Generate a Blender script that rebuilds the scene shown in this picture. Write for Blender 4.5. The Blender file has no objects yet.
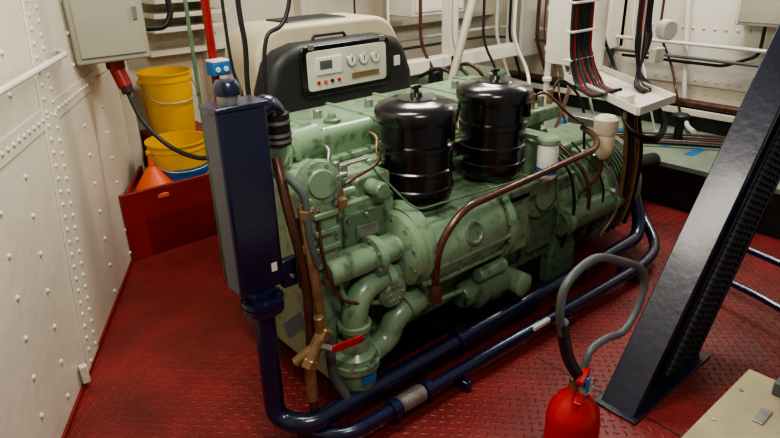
import bpy, bmesh, math, random
from mathutils import Vector, Matrix
random.seed(4)
V=Vector
def lin(c):
    return tuple(((x/255)/12.92 if x/255<=.04045 else ((x/255+.055)/1.055)**2.4) for x in c)+(1,)
def mat(name,rgb,rough=.5,metal=0,noise=.15,scale=6,bump=0,bscale=40,coat=0,dirt=None):
    m=bpy.data.materials.new(name);m.use_nodes=True;nt=m.node_tree;n=nt.nodes;l=nt.links
    b=n['Principled BSDF'];b.inputs['Roughness'].default_value=rough;b.inputs['Metallic'].default_value=metal
    if coat: b.inputs['Coat Weight'].default_value=coat;b.inputs['Coat Roughness'].default_value=.15
    c=lin(rgb);tc=n.new('ShaderNodeTexCoord')
    t=n.new('ShaderNodeTexNoise');t.inputs['Scale'].default_value=scale;t.inputs['Detail'].default_value=6
    l.new(tc.outputs['Object'],t.inputs['Vector'])
    r=n.new('ShaderNodeValToRGB');l.new(t.outputs['Fac'],r.inputs['Fac'])
    d=lin(dirt) if dirt else tuple(x*(1-noise*1.6) for x in c[:3])+(1,)
    r.color_ramp.elements[0].position=.3;r.color_ramp.elements[0].color=d
    r.color_ramp.elements[1].position=.62 if not dirt else .46;r.color_ramp.elements[1].color=tuple(min(1,x*(1+noise*.5)) for x in c[:3])+(1,)
    l.new(r.outputs['Color'],b.inputs['Base Color'])
    if bump:
        t2=n.new('ShaderNodeTexNoise');t2.inputs['Scale'].default_value=bscale;t2.inputs['Detail'].default_value=4
        l.new(tc.outputs['Object'],t2.inputs['Vector'])
        bp=n.new('ShaderNodeBump');bp.inputs['Strength'].default_value=bump;bp.inputs['Distance'].default_value=.01
        l.new(t2.outputs['Fac'],bp.inputs['Height']);l.new(bp.outputs['Normal'],b.inputs['Normal'])
    return m
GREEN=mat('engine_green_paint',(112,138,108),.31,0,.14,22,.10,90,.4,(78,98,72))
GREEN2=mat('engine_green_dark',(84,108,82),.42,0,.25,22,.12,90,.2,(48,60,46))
NAVY=mat('navy_paint',(17,24,58),.24,0,.15,5,.1,50,.5)
BEAM=mat('beam_paint',(18,23,46),.35,0,.2,5,.15,30,.2)
BLACK=mat('satin_black',(15,15,17),.24,0,.2,5,0,40,.4)
HOOD=mat('hood_dark_grey',(36,36,38),.5,0,.1,5,.05,40)
RUB=mat('black_rubber',(22,22,24),.5,0,.2,10)
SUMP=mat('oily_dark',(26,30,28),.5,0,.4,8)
WHITE=mat('white_bulkhead_paint',(212,205,188),.42,0,.07,1.6,.35,14,.15)
WHITE2=mat('white_enamel',(216,211,200),.4,0,.06,4,.1,30)
GREY=mat('grey_box_paint',(158,156,138),.45,0,.05,4)
CREAM=mat('cream_hood',(196,186,158),.5,0,.08,4,.05,30)
STEEL=mat('steel',(165,165,162),.35,.8,.15,20)
BRASS=mat('brass',(156,130,92),.4,.6,.25,20)
COPPER=mat('copper_brown',(92,56,44),.3,.35,.25,15,0,40,.3)
YELLOW=mat('yellow_plastic',(226,174,12),.45,0,.06,5)
ORANGE=mat('orange_plastic',(218,86,30),.45,0,.06,5)
RED=mat('red_paint',(178,16,22),.3,0,.1,6,0,40,.4)
PIPERED=mat('pipe_red_paint',(138,22,22),.35,0,.1,6)
DRED=mat('red_box_paint',(122,28,24),.45,0,.2,4,.1,20)
BLUE=mat('blue_label',(34,104,166),.5,0,.1,8)
TEAL=mat('teal_deck',(124,138,120),.6,0,.2,3,.2,20)
GREYHOSE=mat('grey_hose',(80,84,84),.45,0,.15,10)
PLATE=mat('cream_plate',(166,156,124),.5,0,.15,5,.1,20)
GLASS=mat('clear_bowl',(220,206,168),.15,0,.1,6,0,40,.5)
PANELC=mat('instrument_panel',(200,200,182),.4,0,.1,6)

def floor_mat():
    m=bpy.data.materials.new('red_tread_plate');m.use_nodes=True;nt=m.node_tree;n=nt.nodes;l=nt.links
    b=n['Principled BSDF']
    tc=n.new('ShaderNodeTexCoord');mp=n.new('ShaderNodeMapping');mp.inputs['Rotation'].default_value=(0,0,math.radians(45));mp.inputs['Scale'].default_value=(30,30,30)
    l.new(tc.outputs['Object'],mp.inputs['Vector'])
    sp=n.new('ShaderNodeSeparateXYZ');l.new(mp.outputs[0],sp.inputs[0])
    def M(op,a,b_=None):
        k=n.new('ShaderNodeMath');k.operation=op
        for i,v in enumerate((a,b_)):
            if v is None: continue
            if isinstance(v,(int,float)): k.inputs[i].default_value=v
            else: l.new(v,k.inputs[i])
        return k.outputs[0]
    X,Y=sp.outputs[0],sp.outputs[1]
    fx=M('SUBTRACT',M('FRACT',X),.5);fy=M('SUBTRACT',M('FRACT',Y),.5)
    par=M('GREATER_THAN',M('FLOORED_MODULO',M('ADD',M('FLOOR',X),M('FLOOR',Y)),2.0),.5)
    inv=M('SUBTRACT',1.0,par)
    A=M('ADD',M('MULTIPLY',fx,par),M('MULTIPLY',fy,inv));B=M('ADD',M('MULTIPLY',fy,par),M('MULTIPLY',fx,inv))
    d=M('SQRT',M('ADD',M('POWER',M('ABSOLUTE',M('DIVIDE',A,.5)),2.0),M('POWER',M('ABSOLUTE',M('DIVIDE',B,.17)),2.0)))
    hh=M('MAXIMUM',M('SUBTRACT',1.0,d),0.0)
    bp=n.new('ShaderNodeBump');bp.inputs['Strength'].default_value=.6;bp.inputs['Distance'].default_value=.005
    l.new(hh,bp.inputs['Height']);l.new(bp.outputs['Normal'],b.inputs['Normal'])
    t=n.new('ShaderNodeTexNoise');t.inputs['Scale'].default_value=3.5;t.inputs['Detail'].default_value=10;t.inputs['Roughness'].default_value=.65
    l.new(tc.outputs['Object'],t.inputs['Vector'])
    r=n.new('ShaderNodeValToRGB');l.new(t.outputs['Fac'],r.inputs['Fac'])
    r.color_ramp.elements[0].position=.32;r.color_ramp.elements[0].color=lin((92,28,26))
    r.color_ramp.elements[1].position=.66;r.color_ramp.elements[1].color=lin((132,38,38))
    l.new(r.outputs['Color'],b.inputs['Base Color'])
    mr=n.new('ShaderNodeMapRange');l.new(t.outputs['Fac'],mr.inputs['Value']);mr.inputs['To Min'].default_value=.36;mr.inputs['To Max'].default_value=.54
    l.new(mr.outputs[0],b.inputs['Roughness'])
    return m
FLOOR=floor_mat()

class G:
    def __init__(s,name,single=False):
        s.e=bpy.data.objects.new(name,None);bpy.context.collection.objects.link(s.e);s.e.empty_display_size=.1;s.k=0
    def add(s,name,me,m,smooth=True,bevel=0,seg=2):
        o=bpy.data.objects.new(name,me);bpy.context.collection.objects.link(o);o.parent=s.e
        if m: me.materials.clear();me.materials.append(m)
        if smooth:
            for p in me.polygons:p.use_smooth=True
            try: me.set_sharp_from_angle(angle=math.radians(38))
            except Exception: pass
        if bevel:
            b=o.modifiers.new('b','BEVEL');b.width=bevel;b.segments=seg;b.limit_method='ANGLE'
        return o
    def bm(s,name,bm,m,**k):
        me=bpy.data.meshes.new(name);bmesh.ops.recalc_face_normals(bm,faces=bm.faces);bm.to_mesh(me);bm.free();return s.add(name,me,m,**k)
    def box(s,name,lo,hi,m,bevel=.006,rot=None,seg=2):
        lo=V(lo);hi=V(hi);c=(lo+hi)/2;d=hi-lo
        bm=bmesh.new();bmesh.ops.create_cube(bm,size=1)
        M=Matrix.Translation(c)@(rot.to_4x4() if rot else Matrix())@Matrix.Diagonal((d.x,d.y,d.z,1))
        bmesh.ops.transform(bm,matrix=M,verts=bm.verts);return s.bm(name,bm,m,bevel=bevel,seg=seg)
    def lathe(s,name,prof,p,ax,m,seg=40,bevel=0):
        ax=V(ax).normalized();q=V((0,0,1)).rotation_difference(ax).to_matrix();p=V(p)
        bm=bmesh.new();rings=[]
        for r,h in prof:
            if r<1e-5: rings.append([bm.verts.new(p+q@V((0,0,h)))])
            else: rings.append([bm.verts.new(p+q@V((r*math.cos(2*math.pi*i/seg),r*math.sin(2*math.pi*i/seg),h))) for i in range(seg)])
        for a,b in zip(rings,rings[1:]):
            for i in range(seg):
                j=(i+1)%seg
                if len(a)==1 and len(b)==1: continue
                if len(a)==1: bm.faces.new((a[0],b[i],b[j]))
                elif len(b)==1: bm.faces.new((a[i],a[j],b[0]))
                else: bm.faces.new((a[i],a[j],b[j],b[i]))
        return s.bm(name,bm,m,bevel=bevel)
    def cyl(s,name,p0,p1,r,m,seg=28,ch=.15,r1=None):
        p0=V(p0);p1=V(p1);L=(p1-p0).length;r1=r if r1 is None else r1;c=min(r*ch,L*.3)
        return s.lathe(name,[(0,0),(r-c,0),(r,c),(r1,L-c),(r1-c,L),(0,L)],p0,p1-p0,m,seg)
    def bolts(s,name,pts,ax,r,m,h=None):
        ax=V(ax).normalized();h=h or r*.9;q=V((0,0,1)).rotation_difference(ax).to_matrix().to_4x4();bm=bmesh.new()
        for p in pts:
            M=Matrix.Translation(V(p)+ax*h*.4)@q
            bmesh.ops.create_cone(bm,cap_ends=True,segments=6,radius1=r,radius2=r*.92,depth=h*1.2,matrix=M)
        return s.bm(name,bm,m,smooth=False)
    def ring(s,name,c,ax,R,n,r,m,a0=0):
        ax=V(ax).normalized();q=V((0,0,1)).rotation_difference(ax).to_matrix();c=V(c)
        s.bolts(name,[c+q@V((R*math.cos(a0+2*math.pi*i/n),R*math.sin(a0+2*math.pi*i/n),0)) for i in range(n)],ax,r,m)
    def tube(s,name,pts,r,m,fil=.05,res=5,smooth=False):
        pts=[V(p) for p in pts];out=[]
        if smooth:
            P=[pts[0]*2-pts[1]]+pts+[pts[-1]*2-pts[-2]]
            for i in range(1,len(P)-2):
                for k in range(10):
                    t=k/10;a,b,c,d=P[i-1],P[i],P[i+1],P[i+2]
                    out.append(.5*((2*b)+(c-a)*t+(2*a-5*b+4*c-d)*t*t+(3*b-a-3*c+d)*t**3))
            out.append(pts[-1])
        else:
            out=[pts[0]]
            for i in range(1,len(pts)-1):
                a,b,c=pts[i-1],pts[i],pts[i+1];f=min(fil,(a-b).length*.48,(c-b).length*.48)
                s0=b+(a-b).normalized()*f;s1=b+(c-b).normalized()*f
                for k in range(9):
                    t=k/8;out.append(s0*(1-t)**2+b*2*t*(1-t)+s1*t*t)
            out.append(pts[-1])
        cu=bpy.data.curves.new(name,'CURVE');cu.dimensions='3D';cu.bevel_depth=r;cu.bevel_resolution=res;cu.use_fill_caps=True
        sp=cu.splines.new('POLY');sp.points.add(len(out)-1)
        for q,p in zip(sp.points,out):q.co=(*p,1)
        o=bpy.data.objects.new('tmp',cu);bpy.context.collection.objects.link(o)
        dg=bpy.context.evaluated_depsgraph_get();dg.update();me=bpy.data.meshes.new_from_object(o.evaluated_get(dg))
        bpy.data.objects.remove(o);me.name=name
        return s.add(name,me,m)
    def prism(s,name,poly,origin,ux,uy,depth,m,bevel=.006,seg=2):
        o=V(origin);ux=V(ux);uy=V(uy);n=ux.cross(uy).normalized()*depth;bm=bmesh.new()
        a=[bm.verts.new(o+ux*x+uy*y) for x,y in poly];b=[bm.verts.new(o+ux*x+uy*y+n) for x,y in poly]
        bm.faces.new(a);bm.faces.new(b[::-1])
        for i in range(len(a)):
            j=(i+1)%len(a);bm.faces.new((a[i],b[i],b[j],a[j]))
        return s.bm(name,bm,m,bevel=bevel,seg=seg)
def rr(w,h,r,n=6,x0=0,y0=0,rb=None):
    rb=r if rb is None else rb;P=[]
    for cx,cy,a,q in ((w-rb,rb,-90,rb),(w-r,h-r,0,r),(r,h-r,90,r),(rb,rb,180,rb)):
        for i in range(n+1):
            t=math.radians(a+90*i/n);P.append((x0+cx+q*math.cos(t),y0+cy+q*math.sin(t)))
    return P

# ---------------- room ----------------
g=G('floor')
g.box('deck_plates',(-2.5,-1,-.06),(3.9,4.6,0),FLOOR,0)
g.box('far_deck',(3.9,-1,.27),(5.2,4.6,.3),TEAL,0)
g.box('far_deck_riser',(3.92,-1,-.06),(5.2,4.6,.27),SUMP,0)
for i in range(8):
    g.box('deck_mark_%d'%i,(4.15+.09*(i%2),1.3+.22*i,.3),(4.35+.09*(i%2),1.36+.22*i,.303),BLUE,0)
    g.box('deck_stripe_%d'%i,(4.45+.05*(i%2),1.3+.22*i,.3),(4.6+.05*(i%2),1.34+.22*i,.303),CREAM,0)
for x in (.62,1.9): g.box('plate_seam',(x,-1,0),(x+.006,1.3,.0015),SUMP,0)
wd=V((.486,.874,0)).normalized();wn=V((wd.y,-wd.x,0));w0=V((.21,2.18,0))
def W(s_,z,o=0): return w0+wd*s_+wn*o+V((0,0,z))
g=G('wall_left')
g.prism('plate',[(-3.2,-.05),(2.44,-.05),(2.44,2.6),(-3.2,2.6)],w0,wd,(0,0,1),-.05,WHITE,0)
g.prism('seam_plate',[(.38,0),(.56,0),(1.08,2.5),(.90,2.5)],W(0,0,.0),wd,(0,0,1),.009,WHITE,.003)
g.prism('seam_plate_b',[(-3.2,1.02),(2.4,1.02),(2.4,1.10),(-3.2,1.10)],W(0,0,.0),wd,(0,0,1),.006,WHITE,.002)
def rivets(g,pts,r=.011):
    bm=bmesh.new()
    for p in pts:
        bmesh.ops.create_icosphere(bm,subdivisions=2,radius=r,matrix=Matrix.Translation(p))
    g.bm('rivets',bm,WHITE)
pts=[]
for i in range(46):
    z=.04+i*.052
    pts.append(W(.42+.208*z,z,.006));pts.append(W(.525+.208*z,z+.02,.006))
for i in range(18):
    z=.06+i*.14; pts.append(W(-.15+.2*z,z,-.001)); pts.append(W(1.0+.15*z,z,-.001)); pts.append(W(.12+.2*z,z+.03,-.001));pts.append(W(1.45+.1*z,z,-.001))
for i in range(64): pts.append(W(-1.5+i*.055,1.06,.004))
rivets(g,pts)
g.tube('grab_rail',[W(-1,1.26,.01),W(-.96,1.26,.06),W(.9,1.27,.06),W(.98,1.27,.01)],.012,WHITE2)
g.prism('frame_rib',[(2.0,0),(2.05,0),(2.05,2.5),(2.0,2.5)],W(0,0,.0),wd,(0,0,1),.06,WHITE,.003)
g.prism('skirting_strip',[(-3,0),(2.2,0),(2.2,.02),(-3,.02)],W(0,0,.0),wd,(0,0,1),.012,DRED,.002)
g.box('fixing_lug',W(.30,.03)+V((-.0,-.03,0)),W(.30,.03)+V((.03,.0,.08)),WHITE,.003)
g=G('wall_back')
g.box('plate',(1.2,4.3,-.05),(5.2,4.36,2.6),WHITE,0)
for x in (1.9,2.7,3.5): g.box('stiffener',(x,4.2,0),(x+.05,4.3,2.6),WHITE,.004)
g.box('shelf_flange',(1.5,4.18,1.02),(4.9,4.3,1.06),WHITE,.004)
for i in range(3): g.box('step_flange',(1.5,4.05-.04*i,1.18+.09*i),(2.0,4.3,1.21+.09*i),WHITE,.004)
rivets(g,[V((1.55+.08*i,4.3,1.12)) for i in range(40)])
g=G('wall_right')
g.box('plate',(4.9,-1,.3),(4.96,4.36,2.6),WHITE,0)
for y in (1.55,2.75,3.4): g.box('stiffener',(4.8,y,.45),(4.9,y+.04,2.6),WHITE,.004)
g.box('ledge',(4.72,.8,.42),(4.9,4.3,.47),WHITE,.006)
g.box('ledge_painted_shadow',(4.78,.8,.30),(4.9,4.3,.42),SUMP,.006)  # solid dark strip, its colour standing in for shade under the ledge
g.box('upper_plate',(4.87,1.2,.62),(4.9,2.6,1.9),WHITE2,.004)
g.box('hatch_plate',(4.86,2.85,.62),(4.9,3.35,1.6),WHITE2,.004)
rivets(g,[V((4.87,1.24+.08*i,.66)) for i in range(17)]+[V((4.9,1.0+.08*i,.56)) for i in range(40)]+[V((4.87,1.24+.08*i,1.04)) for i in range(17)],.012)
g.lathe('porthole_ring',[(0,.02),(.05,.02),(.055,.05),(.08,.05),(.085,0)],(4.9,3.85,1.02),(-1,0,0),BRASS)

# ---------------- engine ----------------
g=G('diesel_engine')
g.box('sump',(1.12,1.68,.0),(2.62,2.3,.22),SUMP,.03)
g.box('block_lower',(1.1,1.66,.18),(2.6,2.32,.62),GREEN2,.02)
g.box('block_upper',(1.1,1.86,.55),(2.6,2.3,.86),GREEN,.02)
g.box('block_rail',(1.08,1.64,.53),(2.6,1.70,.60),GREEN,.008)
g.box('head_deck',(1.08,1.83,.84),(2.62,2.34,.88),GREEN,.008)
for i in range(13): g.box('block_rib_%d'%i,(1.16+.115*i,1.645,.22),(1.175+.115*i,1.665,.53),GREEN2,.003)
g.prism('rocker_cover',rr(.36,.13,.04,6,0,0,.01),(2.50,1.93,.885),(0,1,0),(0,0,1),-1.32,GREEN,.008,2)
g.prism('rocker_cover_flange',rr(.42,.025,.008),(2.54,1.90,.88),(0,1,0),(0,0,1),-1.40,GREEN,.004)
for x in (1.28,1.55,1.82,2.09,2.36):
    g.box('rocker_rib',(x,1.935,.99),(x+.02,2.28,1.022),GREEN,.005)
    g.cyl('rocker_knob',(x+.11,2.1,1.01),(x+.11,2.1,1.05),.02,STEEL)
    g.lathe('oil_cap',[(0,0),(.035,0),(.035,.015),(.02,.02),(.015,.035),(0,.035)],(x+.11,2.0,1.013),(0,0,1),GREEN2,20)
g.bolts('rocker_bolts',[(1.2+.1*i,1.91,.905) for i in range(14)],(0,0,1),.011,STEEL)
g.bolts('head_bolts',[(1.14+.1*i,1.845,.88) for i in range(15)],(0,0,1),.012,GREEN2)
for i in range(6):
    x=1.2+.235*i
    g.prism('hand_hole_cover_%d'%i,rr(.17,.13,.03,5),(x,1.86,.63),(1,0,0),(0,0,1),.02,GREEN,.004)
    g.bolts('hand_hole_bolts_%d'%i,[(x+.02,1.838,.65),(x+.15,1.838,.65),(x+.02,1.838,.74),(x+.15,1.838,.74)],(0,-1,0),.009,STEEL)
    g.tube('injector_line_%d'%i,[(x+.05,1.80,.80),(x+.05,1.84,.90),(x+.08,1.88,.95),(x+.1,1.98,.96)],.006,[STEEL,BRASS][i%2],smooth=True)
g.box('front_plate',(1.03,1.60,.16),(1.10,2.3,.90),GREEN,.012)
g.box('front_top_cover',(1.06,1.66,.86),(1.22,1.95,.93),GREEN,.02,seg=3)
g.bolts('front_top_bolts',[(1.08,1.70+.07*i,.93) for i in range(4)]+[(1.20,1.70+.07*i,.93) for i in range(4)],(0,0,1),.009,STEEL)
g.lathe('round_cover',[(0,.05),(.045,.05),(.05,.04),(.072,.035),(.076,0)],(1.05,1.62,.95),(-.2,-1,.1),GREEN)
g.ring('round_cover_bolts',(1.047,1.585,.952),(-.2,-1,.1),.061,6,.008,STEEL)
g.box('front_side_housing',(.985,1.58,.60),(1.10,1.76,.92),GREEN,.02,seg=3)
for z in (.66,.72,.78,.84): g.box('front_side_rib',(.995,1.562,z),(1.09,1.585,z+.02),GREEN,.004)
for z in (.63,.755,.88): 
    g.bolts('housing_bolts',[(1.0,1.578,z),(1.085,1.578,z)],(0,-1,0),.010,STEEL)
g.cyl('thermostat_housing',(1.02,1.98,.95),(1.30,1.98,.97),.07,GREEN)
g.lathe('thermostat_flange',[(0,0),(.095,0),(.095,.025),(0,.025)],(1.14,1.98,.955),(1,0,.1),GREEN)
g.ring('thermostat_bolts',(1.14,1.98,.955),(-1,0,-.1),.082,8,.009,STEEL)
g.tube('coolant_elbow',[(1.15,1.95,.96),(1.04,1.88,.97),(.98,1.75,1.03),(.965,1.70,1.10)],.045,GREEN,smooth=True)
g.lathe('elbow_flange',[(0,0),(.06,0),(.06,.02),(0,.02)],(1.05,1.88,.97),(1,.6,0),GREEN,24)
g.cyl('valve_stem',(1.13,1.62,.80),(1.13,1.62,1.0),.012,STEEL)
g.cyl('valve_handle',(1.09,1.62,.945),(1.17,1.62,.945),.010,STEEL)
g.lathe('valve_base',[(0,0),(.035,0),(.035,.03),(.022,.04),(.022,.07),(0,.07)],(1.13,1.62,.84),(0,0,1),BRASS,6)
g.cyl('valve_branch',(1.07,1.62,.88),(1.20,1.62,.88),.016,GREEN)
g.prism('governor_case',rr(.30,.25,.03,5),(1.10,1.74,.58),(1,0,0),(0,0,1),.10,GREEN,.008)
g.prism('inspection_cover',rr(.2,.15,.02,5),(1.15,1.64,.64),(1,0,0),(0,0,1),.02,GREEN2,.004)
g.bolts('inspection_bolts',[(1.165+.085*i,1.618,z) for i in range(3) for z in (.655,.775)],(0,-1,0),.009,STEEL)
g.prism('governor_top',rr(.16,.10,.02,5),(1.24,1.80,.80),(1,0,0),(0,0,1),.14,GREEN,.008)
g.cyl('governor_spring_case',(1.30,1.66,.86),(1.30,1.58,.86),.030,GREEN)
g.cyl('governor_lever_shaft',(1.22,1.70,.83),(1.22,1.70,.95),.012,STEEL)
g.prism('governor_lever',rr(.13,.025,.01),(1.2,1.69,.945),(1,0,0),(0,1,0),.008,STEEL,.002)
g.tube('throttle_link',[(1.31,1.70,.95),(1.42,1.545,.76),(2.3,1.545,.71)],.004,GREEN2)
g.tube('copper_line_a',[(1.12,1.62,.90),(1.18,1.60,.93),(1.30,1.62,.95),(1.42,1.74,.94)],.006,COPPER,smooth=True)
g.tube('copper_line_b',[(1.07,1.62,.88),(1.02,1.58,.86),(1.01,1.55,.7),(1.05,1.53,.55),(1.12,1.52,.50)],.006,COPPER,smooth=True)
g.cyl('fuel_primer',(1.40,1.78,.74),(1.40,1.78,.90),.028,STEEL)
g.cyl('fuel_primer_cap',(1.40,1.78,.89),(1.40,1.78,.92),.034,GREEN)
g.cyl('drive_tube',(1.03,1.57,.63),(1.42,1.57,.63),.048,GREEN)
g.box('drive_tube_web',(1.06,1.57,.585),(1.38,1.62,.675),GREEN,.008)
g.lathe('drive_flange_a',[(0,0),(.075,0),(.075,.03),(0,.03)],(1.22,1.57,.63),(1,0,0),GREEN)
g.ring('drive_flange_a_bolts',(1.22,1.57,.63),(-1,0,0),.063,6,.008,STEEL)
g.lathe('drive_flange_b',[(0,0),(.11,0),(.145,.02),(.15,.05),(.10,.07),(0,.07)],(1.34,1.60,.60),(1,0,0),GREEN)
g.ring('drive_flange_bolts',(1.355,1.60,.60),(-1,0,0),.125,10,.010,STEEL)
g.cyl('accessory_gear_case',(1.40,1.62,.60),(1.46,1.62,.60),.17,GREEN,40)
g.box('engine_stay',(1.05,1.60,.40),(1.16,1.66,.62),GREEN,.012)
for i in range(4): g.box('gear_case_rib_%d'%i,(1.405,1.475+.02*i,.47+.04*i),(1.455,1.50+.02*i,.485+.04*i),GREEN,.003)
g.tube('water_pump_outlet',[(1.34,1.58,.52),(1.18,1.56,.53),(1.12,1.55,.46),(1.12,1.55,.36)],.048,GREEN,fil=.09,res=8)
g.lathe('pump_clamp',[(0,0),(.062,0),(.062,.03),(0,.03)],(1.27,1.57,.525),(1,0,0),GREEN)
g.lathe('pump_clamp_b',[(0,0),(.062,0),(.062,.02),(0,.02)],(1.12,1.55,.39),(0,0,1),GREEN)
g.lathe('pump_body',[(0,0),(.07,0),(.08,.02),(.08,.16),(.06,.18),(.06,.22),(0,.22)],(1.12,1.56,.12),(0,0,1),GREEN)
g.lathe('pump_flange',[(0,0),(.095,0),(.095,.025),(0,.025)],(1.12,1.56,.23),(0,0,1),GREEN)
g.ring('pump_flange_bolts',(1.12,1.56,.255),(0,0,1),.084,8,.009,STEEL)
g.tube('pump_suction',[(1.20,1.56,.24),(1.28,1.56,.26),(1.32,1.56,.34),(1.44,1.56,.38),(1.54,1.60,.40)],.048,GREEN,fil=.08,res=8)
g.lathe('pump_coupling',[(0,0),(.06,0),(.06,.07),(0,.07)],(1.37,1.56,.365),(1,0,.3),GREEN)
g.lathe('pump_drive',[(0,0),(.06,0),(.065,.02),(.065,.1),(.045,.12),(0,.12)],(1.30,1.64,.47),(0,-1,0),GREEN)
g.ring('pump_drive_bolts',(1.30,1.52,.47),(0,-1,0),.03,6,.006,STEEL)
g.box('pump_badge',(1.09,1.478,.18),(1.15,1.482,.22),BLUE,.001)
prof=[(0,0),(.11,0),(.15,.02),(.165,.05),(.165,.45),(.15,.48),(.11,.5),(0,.5)]
g.lathe('blower_housing',prof,(1.44,1.66,.54),(1,0,0),GREEN,48)
g.box('blower_top',(1.46,1.56,.60),(2.20,1.88,.69),GREEN,.02,seg=3)
g.box('blower_rail',(1.48,1.495,.50),(1.93,1.52,.52),GREEN,.005)
g.box('blower_rail',(1.48,1.53,.415),(1.93,1.56,.435),GREEN,.005)
g.lathe('maker_badge',[(.045,0),(.045,.012),(.038,.012),(.034,.006),(0,.006)],(1.70,1.507,.595),(0,-1,.35),GREEN2,32)
g.lathe('badge_rim',[(.052,0),(.052,.008),(.046,.01),(.045,0)],(1.70,1.507,.595),(0,-1,.35),STEEL,32)
g.bolts('blower_bolts',[(1.50+.07*i,1.525,.455) for i in range(6)],(0,-1,-.3),.009,STEEL)
g.bolts('blower_top_bolts',[(1.48+.09*i,1.575,.69) for i in range(8)],(0,0,1),.010,STEEL)
g.lathe('blower_end_flange',[(0,0),(.185,0),(.19,.01),(.19,.035),(0,.035)],(1.93,1.68,.52),(1,0,0),GREEN,40)
g.ring('blower_end_bolts',(1.93,1.68,.52),(-1,0,0),.172,14,.010,STEEL)
g.box('blower_adapter',(1.97,1.56,.36),(2.14,1.80,.66),GREEN,.02,seg=3)
g.lathe('starter_motor',[(0,0),(.05,0),(.06,.015),(.06,.07),(.085,.08),(.085,.26),(.06,.28),(0,.28)],(1.72,1.60,.25),(1,0,0),GREEN2,32)
g.cyl('starter_solenoid',(1.78,1.55,.35),(1.95,1.55,.35),.032,GREEN)
g.lathe('oil_pump_cap',[(0,0),(.05,0),(.055,.015),(.055,.12),(.04,.13),(0,.13)],(2.02,1.60,.24),(0,-1,0),GREEN,28)
g.bolts('block_bolts',[(1.16+.12*i,1.638,.565) for i in range(12)],(0,-1,0),.010,STEEL)
for x in (1.45,1.75,2.05,2.35):
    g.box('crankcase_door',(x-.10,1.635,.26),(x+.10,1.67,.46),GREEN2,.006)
for x in (1.58,2.03):
    g.lathe('intake_pedestal',[(0,0),(.12,0),(.12,.02),(.09,.03),(.085,.05),(0,.05)],(x,1.71,.67),(0,0,1),GREEN)
g.lathe('flywheel_housing',[(0,0),(.24,0),(.27,.02),(.27,.06),(.30,.08),(.30,.2),(.26,.24),(0,.24)],(2.42,1.92,.40),(1,0,0),GREEN,48)
g.ring('flywheel_bolts',(2.48,1.92,.40),(-1,0,0),.255,16,.012,STEEL)
g.box('flywheel_foot',(2.42,1.62,.02),(2.64,1.75,.3),GREEN2,.02)
g.box('gear_case',(2.2,1.64,.30),(2.36,1.90,.84),GREEN,.025,seg=3)
g.box('gear_case_step',(2.34,1.68,.40),(2.50,1.95,.74),GREEN,.02,seg=3)
g.lathe('gear_cover',[(0,0),(.11,0),(.12,.01),(.12,.03),(.075,.04),(.075,.06),(0,.06)],(2.28,1.64,.58),(0,-1,0),GREEN,32)
g.ring('gear_cover_bolts',(2.28,1.61,.58),(0,-1,0),.10,8,.009,STEEL)
g.lathe('gearbox',[(0,0),(.26,0),(.27,.03),(.27,.18),(.30,.2),(.30,.25),(.27,.27),(.27,.48),(.29,.50),(.29,.54),(.22,.57),(.18,.72),(.10,.74),(0,.74)],(2.66,1.88,.36),(1,0,0),GREEN,48)
g.ring('gearbox_bolts',(2.86,1.88,.36),(-1,0,0),.285,18,.010,STEEL)
g.ring('gearbox_bolts_b',(3.16,1.88,.36),(-1,0,0),.28,18,.010,STEEL)
for i in range(6): g.lathe('gearbox_fin',[(.2,0),(.29,0),(.29,.012),(.2,.012)],(2.68+.026*i,1.88,.36),(1,0,0),GREEN2,40)
for i in range(6): g.lathe('gearbox_fin',[(.2,0),(.285,0),(.285,.012),(.2,.012)],(2.95+.03*i,1.88,.36),(1,0,0),GREEN2,40)
g.lathe('gearbox_cooler',[(0,0),(.06,0),(.065,.02),(.065,.5),(.06,.52),(0,.52)],(2.42,1.60,.38),(1,0,0),GREEN2,30)
for x in (2.45,2.85): g.lathe('cooler_band',[(0,0),(.07,0),(.07,.03),(0,.03)],(x,1.60,.38),(1,0,0),GREEN,30)
g.box('gearbox_top',(2.7,1.78,.60),(3.2,2.05,.68),GREEN,.015)
g.box('gearbox_valve_block',(2.74,1.66,.54),(2.98,1.78,.66),GREEN,.012)
g.bolts('valve_block_bolts',[(2.77+.06*i,1.655,z) for i in range(4) for z in (.56,.64)],(0,-1,0),.008,STEEL)
g.cyl('shift_actuator',(3.05,1.62,.30),(3.05,1.58,.50),.035,GREEN)
g.cyl('prop_shaft',(3.38,1.88,.36),(3.9,1.88,.30),.05,SUMP)
for i in range(5): g.tube('oil_line_%d'%i,[(2.3+.12*i,1.72,.78-.02*i),(2.32+.13*i,1.57,.70-.04*i),(2.34+.13*i,1.54,.45),(2.38+.12*i,1.62,.22)],.006+.002*(i%3),[GREEN2,RUB,COPPER,RUB,STEEL][i],fil=.08)
g.tube('fuel_pipe',[(1.15,1.80,.87),(1.3,1.80,.87),(2.5,1.80,.87),(2.6,1.86,.8)],.008,GREEN)
g.tube('fuel_pipe_b',[(1.35,1.77,.80),(2.5,1.77,.80)],.012,GREEN2)
g.tube('drain_pipe',[(1.10,1.60,.58),(1.09,1.57,.50),(1.5,1.55,.33),(1.7,1.57,.30)],.011,GREEN)
for i in range(7):
    x=1.25+.18*i
    g.cyl('injector_stub',(x,2.31,.88),(x,2.31,.96),.016,STEEL)
g.tube('exhaust_manifold',[(1.2,2.36,.74),(2.5,2.36,.74)],.04,GREEN2)
g.box('nameplate',(1.2,1.613,.69),(1.30,1.618,.74),STEEL,.002)
g.box('caution_label',(2.40,1.675,.60),(2.47,1.68,.66),WHITE2,.001)
g.tube('breather_pipe',[(1.45,1.47,.44),(1.44,1.45,.64),(1.56,1.44,.76),(2.50,1.48,.775),(2.62,1.56,.79),(2.68,1.68,.80)],.0145,COPPER,fil=.09,res=6)
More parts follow.
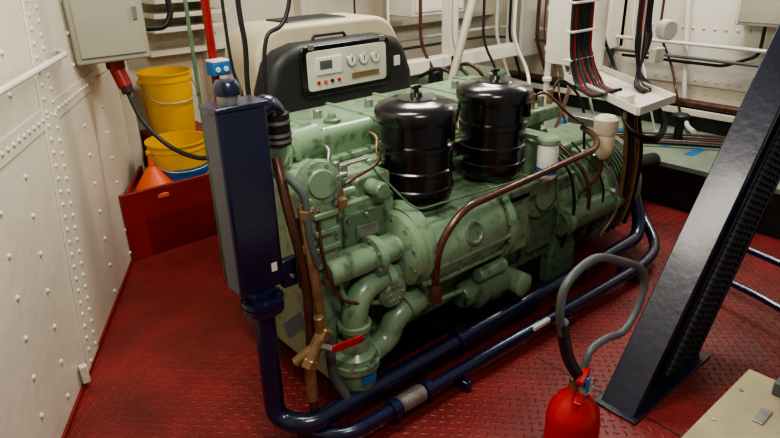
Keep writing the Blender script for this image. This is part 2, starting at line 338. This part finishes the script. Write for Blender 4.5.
g.lathe('breather_flange',[(0,0),(.026,0),(.026,.06),(.02,.07),(0,.07)],(1.45,1.47,.40),(0,0,1),COPPER,24)
g.box('breather_elbow',(1.435,1.47,.42),(1.465,1.60,.45),GREEN,.008)
g.bolts('misc_plugs',[(1.14+random.random()*1.4,1.655,.22+.04*i) for i in range(8)],(0,-1,0),.014,GREEN)
g.box('rear_fuel_manifold',(2.30,1.74,.86),(2.58,1.84,.93),GREEN,.012)
for i in range(4): 
    g.cyl('rear_fitting_%d'%i,(2.33+.07*i,1.79,.92),(2.33+.07*i,1.79,.98+.02*(i%2)),.016,[STEEL,BRASS][i%2])
g.tube('rear_fuel_line_a',[(2.40,1.79,.98),(2.44,1.74,1.0),(2.52,1.66,.9),(2.62,1.64,.84)],.007,COPPER,smooth=True)
g.tube('rear_fuel_line_b',[(2.54,1.79,.98),(2.62,1.78,1.03),(2.75,1.74,.9),(2.78,1.72,.66)],.007,RUB,smooth=True)
# air filters
def airfilter(name,x,y,z):
    q=G(name)
    q.lathe('body',[(0,0),(.11,0),(.130,.012),(.140,.035),(.140,.055),(.147,.06),(.147,.075),(.140,.08),(.140,.13),(.146,.135),(.146,.147),(.140,.152),(.140,.22),(.149,.225),(.149,.247),(.140,.252),(.140,.355),(0,.355)],(x,y,z),(0,0,1),BLACK,56)
    q.lathe('cap',[(0,.078),(.02,.078),(.026,.062),(.075,.060),(.082,.054),(.115,.050),(.148,.036),(.160,.024),(.163,.008),(.159,-.024),(.149,-.027),(.142,.005),(0,.005)],(x,y,z+.355),(0,0,1),BLACK,56)
    q.cyl('wing_nut_stem',(x,y,z+.42),(x,y,z+.46),.010,BLACK)
    q.cyl('wing_nut',(x-.022,y,z+.452),(x+.022,y,z+.452),.007,BLACK)
    for a in (200,290,20,110):
        a=math.radians(a);q.box('latch',(x+.149*math.cos(a)-.010,y+.149*math.sin(a)-.010,z+.27),(x+.149*math.cos(a)+.010,y+.149*math.sin(a)+.010,z+.34),BLACK,.003)
airfilter('air_filter',1.58,1.71,.715);airfilter('air_filter',2.03,1.71,.715)
g=G('oil_filter')
g.lathe('canister',[(0,0),(.03,0),(.042,.01),(.045,.02),(.045,.15),(.04,.16),(0,.16)],(2.175,1.52,.70),(0,0,1),WHITE2,32)
g.lathe('label_band',[(.0455,0),(.046,0),(.046,.03),(.0455,.03)],(2.175,1.52,.73),(0,0,1),BLUE,32)
g.cyl('filter_head',(2.175,1.52,.86),(2.175,1.52,.89),.05,GREEN)
g.box('filter_bracket',(2.17,1.53,.86),(2.24,1.72,.885),GREEN,.005)
g=G('fuel_water_separator')
g.lathe('bowl',[(0,0),(.02,0),(.045,.03),(.050,.06),(.050,.13),(0,.13)],(2.69,1.56,.665),(0,0,1),GLASS,32)
g.lathe('head',[(0,0),(.055,0),(.058,.02),(.058,.07),(.04,.085),(0,.085)],(2.69,1.56,.795),(0,0,1),CREAM,32)
g.box('bracket',(2.65,1.58,.82),(2.73,1.75,.86),STEEL,.004)
g.tube('outlet',[(2.69,1.56,.67),(2.69,1.56,.58),(2.62,1.62,.48)],.010,COPPER)

# ------------- tank -------------
g=G('coolant_header_tank')
g.box('tank',(.725,1.60,.64),(.885,1.70,1.24),NAVY,.012,seg=3)
g.box('top_flange',(.72,1.595,1.235),(.89,1.705,1.25),NAVY,.003)
g.cyl('filler_neck',(.79,1.65,1.245),(.79,1.65,1.285),.032,STEEL)
g.lathe('filler_cap',[(0,0),(.04,0),(.042,.02),(.03,.04),(0,.045)],(.79,1.65,1.275),(0,0,1),NAVY,32)
g.tube('return_pipe',[(.86,1.66,1.20),(.93,1.68,1.22),(.965,1.70,1.18)],.034,NAVY,fil=.04)
g.lathe('hose',[(0,0),(.044,0),(.044,.10),(0,.10)],(.966,1.70,1.08),(0,0,1),RUB,32)
for z in (1.09,1.11,1.15): g.lathe('hose_clamp',[(.044,0),(.047,0),(.047,.010),(.044,.010)],(.966,1.70,z),(0,0,1),STEEL,32)
g.lathe('outlet_flange',[(0,0),(.07,0),(.07,.02),(.045,.022),(.045,.05),(0,.05)],(.805,1.62,.595),(0,0,1),NAVY,32)
g.box('side_bracket',(.88,1.60,.62),(.98,1.63,.72),NAVY,.004)
g.bolts('bracket_bolts',[(.91,1.598,.66),(.95,1.598,.69)],(0,-1,0),.008,STEEL)
g.box('tank_sticker',(.84,1.598,.70),(.86,1.5995,.73),WHITE2,0)
g=G('cooling_water_pipe')
g.lathe('lower_flange',[(0,0),(.06,0),(.07,.01),(.07,.03),(0,.03)],(.805,1.62,.56),(0,0,1),NAVY,32)
g.ring('flange_bolts',(.805,1.62,.615),(0,0,1),.058,6,.009,NAVY)
g.tube('pipe',[(.805,1.62,.58),(.79,1.60,.13),(.86,1.50,.12),(3.05,1.50,.13),(3.15,1.55,.2),(3.2,1.62,.3)],.036,NAVY,fil=.12,res=8)
for x in (1.6,2.5): g.lathe('pipe_flange',[(0,0),(.046,0),(.046,.02),(0,.02)],(x,1.50,.125),(1,0,0),NAVY,28)
g=G('cooling_water_pipe')
g.tube('pipe',[(.86,1.62,.05),(.93,1.41,.075),(2.9,1.36,.075),(3.1,1.40,.1),(3.25,1.6,.2)],.028,NAVY,fil=.12,res=8)
g.cyl('flex_section',(1.20,1.405,.075),(1.32,1.403,.075),.033,STEEL)
for i in range(8): g.lathe('flex_ring_%d'%i,[(.032,0),(.036,.003),(.032,.008)],(1.205+.014*i,1.404,.075),(1,0,0),STEEL,20)
for x in (1.17,1.34): g.lathe('pipe_union',[(0,0),(.04,0),(.04,.03),(0,.03)],(x-.015,1.404,.075),(1,0,0),NAVY,28)
g.box('pipe_label',(1.95,1.352,.088),(2.06,1.372,.106),WHITE2,.001)
for x in (1.5,2.2,2.8): g.box('pipe_support',(x,1.34,0),(x+.03,1.46,.05),NAVY,.004)

g=G('drain_valve_manifold')
g.tube('riser',[(.93,1.66,1.05),(.92,1.60,.90),(.945,1.57,.6),(.92,1.56,.05)],.017,COPPER,smooth=True)
g.tube('riser_b',[(.96,1.58,.90),(.96,1.55,.72),(.98,1.54,.40)],.017,BRASS,smooth=True)
g.tube('riser_hose',[(.93,1.60,1.0),(.96,1.56,.93),(.955,1.54,.8),(.97,1.53,.7)],.012,GREYHOSE,smooth=True)
for z in (.74,.86): g.cyl('riser_union',(.962,1.56,z),(.962,1.56,z+.035),.024,BRASS,6)
g.cyl('valve_body',(.90,1.52,.36),(.96,1.52,.45),.024,BRASS)
g.cyl('valve_branch',(.93,1.52,.41),(.86,1.55,.36),.018,BRASS)
g.cyl('valve_nut',(.95,1.52,.43),(.975,1.52,.465),.030,BRASS,6)
g.cyl('valve_nut_b',(.89,1.52,.34),(.91,1.52,.37),.030,BRASS,6)
g.cyl('valve_top',(.955,1.52,.45),(.95,1.52,.52),.018,BRASS)
g.cyl('valve_stem',(.94,1.52,.41),(.96,1.45,.42),.012,STEEL)
g.prism('lever_handle',rr(.13,.028,.012),(.945,1.448,.415),(1,.0,-.12),(0.12,0,1),.008,RED,.002)
g.cyl('lower_body',(.90,1.52,.20),(.90,1.52,.35),.020,BRASS)
g.tube('lower_hose',[(.90,1.52,.22),(.90,1.52,.1),(.96,1.55,.03)],.016,COPPER)
g.tube('grey_flex',[(1.0,1.54,.42),(1.0,1.53,.25),(1.03,1.50,.14),(1.0,1.54,.04)],.018,GREYHOSE,smooth=True)
g.prism('mesh_guard',rr(.05,.26,.01,3),(.93,1.598,.60),(1,0,0),(0,0,1),.003,STEEL,.001)
g.prism('mesh_guard_b',rr(.08,.08,.01,3),(.85,1.555,.46),(.9,0,.2),(-.2,0,.9),.003,GREYHOSE,.001)

# ---------------- genset ----------------
g=G('generator_set')
g.box('support_base',(1.58,2.46,0),(2.66,2.9,.85),WHITE2,.01)
g.box('edge_rail',(1.38,2.42,.85),(2.68,2.46,.885),WHITE2,.004)
g.box('rail_top',(1.30,2.40,.885),(2.68,2.47,.892),WHITE2,.002)
for i in range(20): g.box('rail_marking_%d'%i,(1.50+.05*i,2.415,.892),(1.51+.05*i+.02*random.random(),2.435,.8935),GREYHOSE,0)
g.prism('black_hood',[(-.02,0),(.90,0),(.89,.16),(.84,.29),(.79,.34),(.70,.365),(.20,.365),(.10,.34),(.04,.29),(-.01,.16)],(1.40,2.66,.88),(1,0,0),(0,0,1),.16,HOOD,.045,5)
g.prism('canopy',rr(.88,.45,.17,10,0,0,.02),(1.43,2.98,.87),(1,0,0),(0,0,1),.34,CREAM,.03,4)
g.prism('panel_frame',rr(.54,.235,.03,5),(1.575,2.50,1.00),(1,0,0),(0,0,1),.014,BLACK,.004)
g.prism('instrument_panel',rr(.48,.185,.02,5),(1.605,2.488,1.027),(1,0,0),(0,0,1),.006,PANELC,.002)
for i,x in enumerate((1.66,1.70,1.74,1.78)): g.cyl('button_%d'%i,(x,2.484,1.065),(x,2.474,1.065),.009,[RED,ORANGE,BLACK,RED][i])
g.box('display',(1.65,2.474,1.10),(1.80,2.484,1.18),WHITE2,.002)
g.box('display_screen',(1.67,2.472,1.125),(1.74,2.475,1.165),GREYHOSE,.001)
for i in range(3): g.cyl('gauge_%d'%i,(1.86+.075*i,2.486,1.145),(1.86+.075*i,2.474,1.145),.03,STEEL)
for i in range(3): g.cyl('gauge_face_%d'%i,(1.86+.075*i,2.474,1.145),(1.86+.075*i,2.471,1.145),.024,WHITE2)
for i in range(3): g.box('gauge_needle_%d'%i,(1.858+.075*i,2.469,1.14),(1.862+.075*i,2.471,1.163),BLACK,0)
g.box('switch_row',(1.86,2.474,1.06),(2.03,2.484,1.085),BRASS,.002)
g.tube('hood_handle',[(1.72,2.60,1.24),(1.73,2.60,1.265),(1.91,2.60,1.265),(1.92,2.60,1.24)],.008,HOOD)
g.box('top_hatch',(1.66,2.72,1.315),(2.02,2.93,1.328),HOOD,.008)
g.box('label_sticker',(2.15,2.494,1.08),(2.19,2.499,1.13),WHITE2,.001)
for x in (1.63,2.06): g.box('panel_latch',(x-.015,2.476,1.22),(x+.015,2.49,1.245),STEEL,.002)

# ---------------- red box, buckets, funnel ----------------
g=G('red_storage_box')
g.box('base',(1.04,3.45,0),(1.75,4.2,.24),DRED,.004)
g.box('front_side',(.925,3.45,.0),(1.75,3.47,.41),DRED,.004)
g.prism('left_side',[(0,.0),(.75,.0),(.75,.41),(0,.41)],(.95,3.46,0),(.49,.87,0),(0,0,1),.02,DRED,.003)
g.box('right_side',(1.73,3.45,0),(1.75,4.2,.41),DRED,.004)
g.box('shelf',(1.33,3.86,.24),(1.73,4.2,.56),DRED,.004)
def bucket(x,y,z,r,h):
    q=G('bucket')
    q.lathe('pail',[(0,0),(r*.84,0),(r*.86,.01),(r*.97,h*.85),(r*1.0,h*.86),(r*1.0,h*.90),(r*.97,h*.9),(r*.98,h-.015),(r*1.03,h-.012),(r*1.03,h),(r*.97,h),(r*.82,.01),(0,.01)],(x,y,z),(0,0,1),YELLOW,48)
    q.tube('handle',[(x-r,y-.01,z+h*.86),(x-r*.85,y-r*.8,z+h*.62),(x,y-r*1.04,z+h*.55),(x+r*.85,y-r*.8,z+h*.62),(x+r,y-.01,z+h*.86)],.004,STEEL,smooth=True)
    for sx in (-1,1): q.cyl('lug',(x+sx*r*.95,y,z+h*.86),(x+sx*(r+.015),y,z+h*.86),.018,YELLOW)
    return q
bucket(1.50,4.0,.56,.165,.40)
q=bucket(1.385,3.68,.24,.18,.36)
q.lathe('blue_label_band',[(.1635,0),(.1645,0),(.1735,.07),(.172,.07)],(1.385,3.68,.38),(0,0,1),BLUE,48)
q.lathe('white_label_band',[(.162,0),(.163,0),(.166,.03),(.164,.03)],(1.385,3.68,.35),(0,0,1),WHITE2,48)
g=G('funnel')
g.lathe('cone',[(.115,0),(.125,0),(.125,.02),(.115,.03),(.03,.15),(.018,.16),(.012,.22),(.008,.22),(.014,.15),(.105,.02),(.11,0)],(1.17,3.57,.34),(0,0,1),ORANGE,36)
g.lathe('stand_collar',[(0,0),(.085,0),(.085,.10),(0,.10)],(1.17,3.57,.24),(0,0,1),DRED,24)

# ---------------- wall box, conduits -------------
g=G('electrical_cabinet')
g.box('body',(.80,3.2,1.17),(1.15,3.48,1.8),GREY,.012,seg=3)
g.box('door',(.82,3.19,1.20),(1.13,3.2,1.78),GREY,.006)
g.box('door_latch',(1.09,3.18,1.36),(1.11,3.19,1.42),STEEL,.002)
g.cyl('plug_socket',(1.0,3.3,1.17),(1.0,3.3,1.12),.045,PIPERED)
g.cyl('plug_body',(1.0,3.3,1.13),(1.02,3.27,1.03),.036,PIPERED)
g.cyl('plug_collar',(1.018,3.272,1.05),(1.025,3.26,1.0),.03,RUB)
g.tube('plug_lead',[(1.02,3.27,1.02),(1.05,3.2,.86),(1.13,3.1,.73),(1.22,2.96,.68),(1.30,2.9,.70)],.012,RUB,smooth=True)
g.tube('conduit',[(1.12,3.35,1.3),(1.30,3.35,1.29),(1.345,3.35,1.35),(1.30,3.4,2.3)],.016,RUB,fil=.06)
g=G('red_standpipe')
g.cyl('pipe',(1.30,2.82,0),(1.30,2.82,2.4),.020,PIPERED)
g.box('junction',(1.25,2.72,1.12),(1.34,2.80,1.18),BLUE,.006)
g.box('junction_lid',(1.25,2.72,1.18),(1.34,2.80,1.19),WHITE2,.004)
g.cyl('junction_knob',(1.27,2.718,1.15),(1.27,2.71,1.15),.012,WHITE2)
g.cyl('junction_knob',(1.31,2.718,1.15),(1.31,2.71,1.15),.012,WHITE2)
g.box('green_pipe',(1.22,2.86,.0),(1.235,2.88,2.4),GREEN2,.004)
g=G('hanging_hoses')
g.tube('hose_1',[(1.23,2.37,2.3),(1.23,2.37,1.5),(1.24,2.37,1.3),(1.23,2.37,1.1),(1.25,2.37,.8),(1.25,2.37,.0)],.011,RUB,smooth=True)
g.tube('hose_2',[(1.6,2.37,2.3),(1.47,2.37,1.46),(1.34,2.37,1.31),(1.31,2.37,1.07),(1.28,2.37,.8),(1.27,2.37,0)],.009,RUB,smooth=True)
g.tube('hose_3',[(1.19,2.42,2.3),(1.19,2.42,1.3),(1.22,2.4,1.0),(1.22,2.4,0)],.007,RUB,smooth=True)

# ---------------- background clutter -------------
g=G('pipe_run_set')
g.tube('flue_pipe',[(3.1,2.8,1.4),(2.78,2.7,.84)],.026,GREY)
g.tube('flue_pipe_top',[(3.1,2.8,1.39),(3.3,2.9,2.4)],.026,GREY)
for i,(y,z,r,m) in enumerate([(4.0,.52,.03,COPPER),(4.1,.46,.03,SUMP),(3.9,.95,.014,WHITE2),(4.05,.85,.012,GREYHOSE)]):
    g.tube('run_%d'%i,[(2.7,y,z),(4.6,y,z),(4.75,y-.2,z),(4.75,1.0,z-.02)],r,m,fil=.1)
for i in range(11):
    x=2.75+.2*i
    g.tube('drop_%d'%i,[(x,3.6-.12*i,2.3),(x,3.6-.12*i,1.0),(x+.08,3.5-.12*i,.75),(x-.1,3.35-.12*i,.6),(x,3.3-.12*i,.3)],.007+.003*(i%3),[RUB,WHITE2,COPPER,GREY][i%4],fil=.1)
for i in range(3):
    g.tube('flex_%d'%i,[(2.75+.14*i,2.95,.88),(2.8+.12*i,2.8,.94),(2.85+.12*i,2.7,.86),(2.9+.12*i,2.6,.6)],.012,[RUB,GREYHOSE,COPPER][i%3],smooth=True)
g.tube('white_riser',[(3.5,2.5,2.4),(3.5,2.5,.4)],.020,WHITE2)
for z in (1.0,.8,1.25): g.cyl('riser_clamp',(3.5,2.5,z),(3.5,2.5,z+.03),.03,WHITE2)
g.tube('copper_riser',[(3.62,2.5,2.4),(3.62,2.5,1.0),(3.5,2.3,.85),(3.1,2.1,.7),(2.9,2.0,.66)],.012,COPPER,fil=.08)
g.tube('wall_conduit',[(4.8,2.24,2.5),(4.8,2.24,1.2),(4.8,2.14,.42),(4.7,2.05,.34),(4.6,1.95,.34)],.018,WHITE2,fil=.08)
for i in range(5):
    g.tube('deck_line_%d'%i,[(3.95,2.6-.1*i,.33),(4.2,2.4-.1*i,.33),(4.7,1.6-.12*i,.33),(4.8,.9,.33)],.012,[SUMP,COPPER][i%2],smooth=True)
g.cyl('deck_post',(4.35,1.95,.3),(4.35,1.95,.50),.03,SUMP)
g.cyl('deck_valve',(4.35,1.95,.48),(4.35,1.95,.52),.06,SUMP)
for i,y in enumerate((3.05,3.25,3.55,3.7)):
    g.box('wall_bracket_%d'%i,(4.55,y,.72),(4.9,y+.03,1.3),WHITE2,.004)
    g.tube('bracket_pipe_%d'%i,[(4.5,y+.1,2.4),(4.5,y+.1,.9),(4.6,y,.5)],.012+.004*(i%2),[WHITE2,COPPER,RUB,WHITE2][i],fil=.08)
g=G('switch_cabinet')
g.box('body',(3.2,3.5,1.17),(3.75,3.8,1.9),WHITE2,.01)
g.box('door',(3.22,3.49,1.2),(3.73,3.5,1.88),WHITE2,.004)
g=G('switch_cabinet')
g.box('body',(4.62,2.75,.85),(4.86,3.0,1.5),WHITE2,.01)
g.box('door',(4.61,2.77,.87),(4.62,2.98,1.48),WHITE2,.004)
g.cyl('isolator_knob',(4.61,2.88,1.1),(4.58,2.88,1.1),.03,SUMP)
g=G('switch_cabinet')
g.box('body',(4.70,1.5,1.10),(4.86,1.85,1.5),WHITE2,.01)
g.box('door',(4.69,1.52,1.12),(4.70,1.83,1.48),GREY,.004)
g.tube('feed',[(4.76,1.67,1.1),(4.76,1.67,.9),(4.78,1.9,.8),(4.78,2.7,.8)],.012,RUB)
g=G('auxiliary_machine')
g.box('base',(2.85,2.9,0),(3.85,3.9,.45),SUMP,.02)
g.lathe('motor',[(0,0),(.12,0),(.14,.03),(.14,.5),(.1,.55),(0,.55)],(2.9,3.2,.62),(1,0,0),SUMP)
g.box('housing',(3.1,3.0,.45),(3.7,3.6,.8),GREEN2,.03)
g.box('frame',(2.95,3.3,.8),(4.2,3.4,.9),WHITE2,.008)
g.box('frame_post',(3.4,3.3,.45),(3.48,3.4,1.3),WHITE2,.008)
g.cyl('motor_foot',(2.95,3.0,.45),(2.95,3.0,.9),.05,RUB)
for i in range(5): g.box('louvre_%d'%i,(3.15+.1*i,2.98,.5),(3.2+.1*i,3.0,.75),SUMP,.003)

# ---------------- cable tray ----------------
g=G('cable_tray')
A,B,C,D=V((3.19,2.15,.9)),V((2.72,1.42,.9)),V((3.08,1.43,.9)),V((3.57,2.17,.9))
bm=bmesh.new();a=[bm.verts.new(p) for p in (A,B,C,D)];b=[bm.verts.new(p+V((0,0,.006))) for p in (A,B,C,D)]
bm.faces.new(a);bm.faces.new(b)
for i in range(4): j=(i+1)%4;bm.faces.new((a[i],a[j],b[j],b[i]))
g.bm('shelf',bm,WHITE2,smooth=False)
for n,(p,q_) in enumerate(((A,B),(B,C),(C,D),(D,A))):
    d=(q_-p);g.prism('lip_%d'%n,[(0,0),(1,0),(1,.04),(0,.04)],p,d,(0,0,1),.008,WHITE2,.001)
g.box('backboard',(3.35,2.02,.95),(3.37,2.42,2.4),WHITE2,.004)
for p in (A*.9+D*.1,D): g.cyl('hanger',p+V((0,-.01,0)),p+V((0,-.01,1.5)),.010,STEEL)
g=G('cable_bundle')
for i in range(16):
    x=2.99+.013*i;m=[RUB,RUB,PIPERED,RUB,RUB,GREYHOSE,RUB,PIPERED,RUB,RUB,RUB,COPPER,RUB,RUB,PIPERED,RUB][i]
    g.tube('cable_a%d'%i,[(x,2.0+.01*(i%3),2.4),(x,2.0+.012*(i%2),1.3),(x,1.98,1.05),(x-.01,1.93-.01*(i%4),.93),(x-.08,1.84,.92),(x-.16,1.74,.925),(x-.18-.008*(i%5),1.68,.94)],.0085,m,smooth=True)
for z in (1.05,1.2,1.35): g.box('cable_tie',(2.975,1.975,z),(3.20,2.03,z+.012),WHITE2,.003)
for i in range(12):
    x=3.26+.012*i
    g.tube('cable_b%d'%i,[(x+.02*math.sin(i),1.78,2.4),(x,1.77+.01*(i%2),1.35),(x-.02+.01*(i%3),1.76,1.15),(x-.01*i,1.74,1.0),(x-.08,1.70,.93),(x-.14,1.62,.92)],.007+.002*(i%2),[RUB,RUB,PIPERED,RUB,WHITE2,RUB,RUB,GREYHOSE,RUB,COPPER,RUB,RUB][i],smooth=True)
for i in range(3):
    g.tube('big_loop_%d'%i,[(2.86+.02*i,1.60,.88),(2.80+.02*i,1.48,.80-.015*i),(2.90+.02*i,1.42,.76-.015*i),(3.02+.02*i,1.44,.79),(3.06,1.50,.88)],.008,RUB,smooth=True)
for i in range(5):
    g.tube('loop_%d'%i,[(2.82+.03*i,1.54,.88),(2.86+.04*i,1.53,.62),(2.88+.04*i,1.55,.35),(2.80+.06*i,1.58,.2)],.010,[BRASS,RUB,COPPER,BRASS,RUB][i],smooth=True)
g.cyl('round_junction',(3.43,1.72,1.2),(3.41,1.66,1.2),.055,WHITE2)
g.box('wall_socket',(3.36,1.70,1.02),(3.46,1.74,1.10),WHITE2,.005)
g.box('terminal_box',(3.10,2.05,1.28),(3.26,2.10,1.50),WHITE2,.005)
g.box('terminal_box_small',(2.84,1.55,.91),(2.92,1.62,.95),WHITE2,.004)

# ---------------- stair stringer -------------
g=G('ladder_stringer')
sl=1.30
T=2.3
XR=2.42
def slant(name,x0,x1,y0,y1,m,bev=.004,z0=0):
    g.prism(name,[(x0+z0/sl,z0),(x1+z0/sl,z0),(x1+T/sl,T),(x0+T/sl,T)],(0,y1,0),(1,0,0),(0,0,1),y1-y0,m,bev)
slant('web',1.86,XR,.90,.915,BEAM)
slant('top_flange',1.85,1.885,.82,.96,BEAM)
slant('bottom_flange',XR-.03,XR,.84,.96,BEAM)
slant('inner_rail',2.125,2.145,.86,.91,BEAM)
d=V((1,0,sl)).normalized()
for k,xx in enumerate((2.195,2.268,2.34)):
    p0=V((xx,.865,.0));g.tube('ribbed_conduit_%d'%k,[p0,p0+d*2.8],.022,RUB)
    bm=bmesh.new();q=V((0,0,1)).rotation_difference(d).to_matrix().to_4x4()
    for i in range(100):
        bmesh.ops.create_cone(bm,cap_ends=True,segments=14,radius1=.030,radius2=.030,depth=.011,matrix=Matrix.Translation(p0+d*(.03+i*.028))@q)
    g.bm('conduit_ribs_%d'%k,bm,HOOD)
g.box('foot_plate',(1.83,.80,0),(XR+.03,.98,.010),BEAM,.003)
g=G('low_pipe_rail')
for i,z in enumerate((.12,.22)):
    g.tube('rail_%d'%i,[(3.0+.2*i,1.2,z),(2.9+.2*i,.80,z),(2.76+.2*i,.45,z),(2.7+.2*i,.2,z)],.018,NAVY)
g.tube('post',[(2.97,1.1,0),(2.97,1.1,.14)],.018,NAVY)
g.tube('post_b',[(3.17,1.1,0),(3.17,1.1,.23)],.018,NAVY)
g=G('step_platform')
g.box('top_plate',(1.15,-.2,.27),(2.04,.54,.30),PLATE,.004)
g.box('skirt',(1.17,-.18,0),(2.02,.52,.27),DRED,.004)
g.box('hinge',(1.78,.40,.30),(1.86,.43,.306),STEEL,.002)
g.bolts('plate_screws',[(1.3+.2*i,.51,.30) for i in range(4)],(0,0,1),.008,STEEL,.003)
g.box('control_box',(1.95,.36,.30),(2.02,.44,.35),GREYHOSE,.006)

# ---------------- extinguisher -------------
g=G('fire_extinguisher')
ex,ey=1.39,.80
g.lathe('cylinder',[(0,.0),(.07,.0),(.08,.02),(.082,.04),(.082,.30),(.075,.34),(.05,.38),(.028,.40),(.024,.42),(0,.42)],(ex,ey,0),(0,0,1),RED,40)
g.cyl('valve_head',(ex,ey,.41),(ex,ey,.46),.024,BRASS)
g.prism('lever',[(0,0),(.13,.035),(.13,.05),(0,.02)],(ex+.05,ey-.012,.455),(-.9,-.35,0),(0,0,1),.022,RED,.003)
g.prism('carry_handle',[(0,0),(.12,-.03),(.12,-.018),(0,.016)],(ex+.05,ey-.012,.435),(-.9,-.35,0),(0,0,1),.022,RED,.003)
g.lathe('gauge',[(0,0),(.02,0),(.02,.012),(0,.012)],(ex-.01,ey-.03,.44),(-.6,-.8,.1),STEEL,24)
g.box('safety_tag',(ex-.03,ey-.05,.44),(ex-.015,ey-.045,.49),BLUE,.001)
g.tube('pin_ring',[(ex+.03+.018*math.cos(t*.5236),ey-.03,.43+.018*math.sin(t*.5236)) for t in range(13)],.0025,STEEL,smooth=True)
g.tube('hose',[(ex+.02,ey,.44),(ex+.05,ey,.52),(ex+.13,ey,.53),(ex+.25,ey,.51),(ex+.33,ey,.60),(ex+.31,ey,.70),(ex+.16,ey,.79),(ex+.01,ey,.85),(ex-.11,ey,.82),(ex-.13,ey,.74),(ex-.11,ey,.66)],.012,GREYHOSE,smooth=True)
g.tube('discharge_horn',[(ex-.115,ey,.70),(ex-.07,ey,.56),(ex+.0,ey-.02,.44)],.018,RUB)

# ---------------- lights, camera -------------
def area(name,loc,tgt,size,e,col):
    l=bpy.data.lights.new(name,'AREA');l.energy=e;l.size=size;l.size_y=size*.35;l.shape='RECTANGLE';l.color=col
    o=bpy.data.objects.new(name,l);bpy.context.collection.objects.link(o);o.location=loc
    o.rotation_euler=(V(tgt)-V(loc)).to_track_quat('-Z','Y').to_euler()
area('ceiling_lamp_a',(.9,1.7,2.55),(1.1,2.0,0),.9,38,(1,.94,.83))
area('ceiling_lamp_b',(2.6,2.6,2.6),(2.5,2.4,0),.9,44,(1,.94,.83))
area('ceiling_lamp_c',(.6,.1,2.5),(1.4,1.4,.3),.6,22,(1,.95,.86))
area('ceiling_lamp_d',(4.0,1.8,2.5),(4.4,2.0,.3),1.0,44,(1,.95,.86))
w=bpy.data.worlds.new('w');bpy.context.scene.world=w;w.use_nodes=True
w.node_tree.nodes['Background'].inputs[0].default_value=(1,.95,.88,1);w.node_tree.nodes['Background'].inputs[1].default_value=.28
cam=bpy.data.cameras.new('cam');co=bpy.data.objects.new('camera',cam);bpy.context.collection.objects.link(co)
cam.sensor_width=36;cam.lens=36*620/780;cam.clip_start=.05
R=V((.7590,-.6506,-.0240));U=V((.2783,.2910,.9154));Hh=V((.5886,.7015,-.4019))
M=Matrix((R,U,-Hh)).transposed().to_4x4();M.translation=(0,0,1.65);co.matrix_world=M
bpy.context.scene.camera=co
bpy.context.scene.view_settings.view_transform='AgX'
try: bpy.context.scene.view_settings.look='AgX - Medium High Contrast'
except Exception: pass
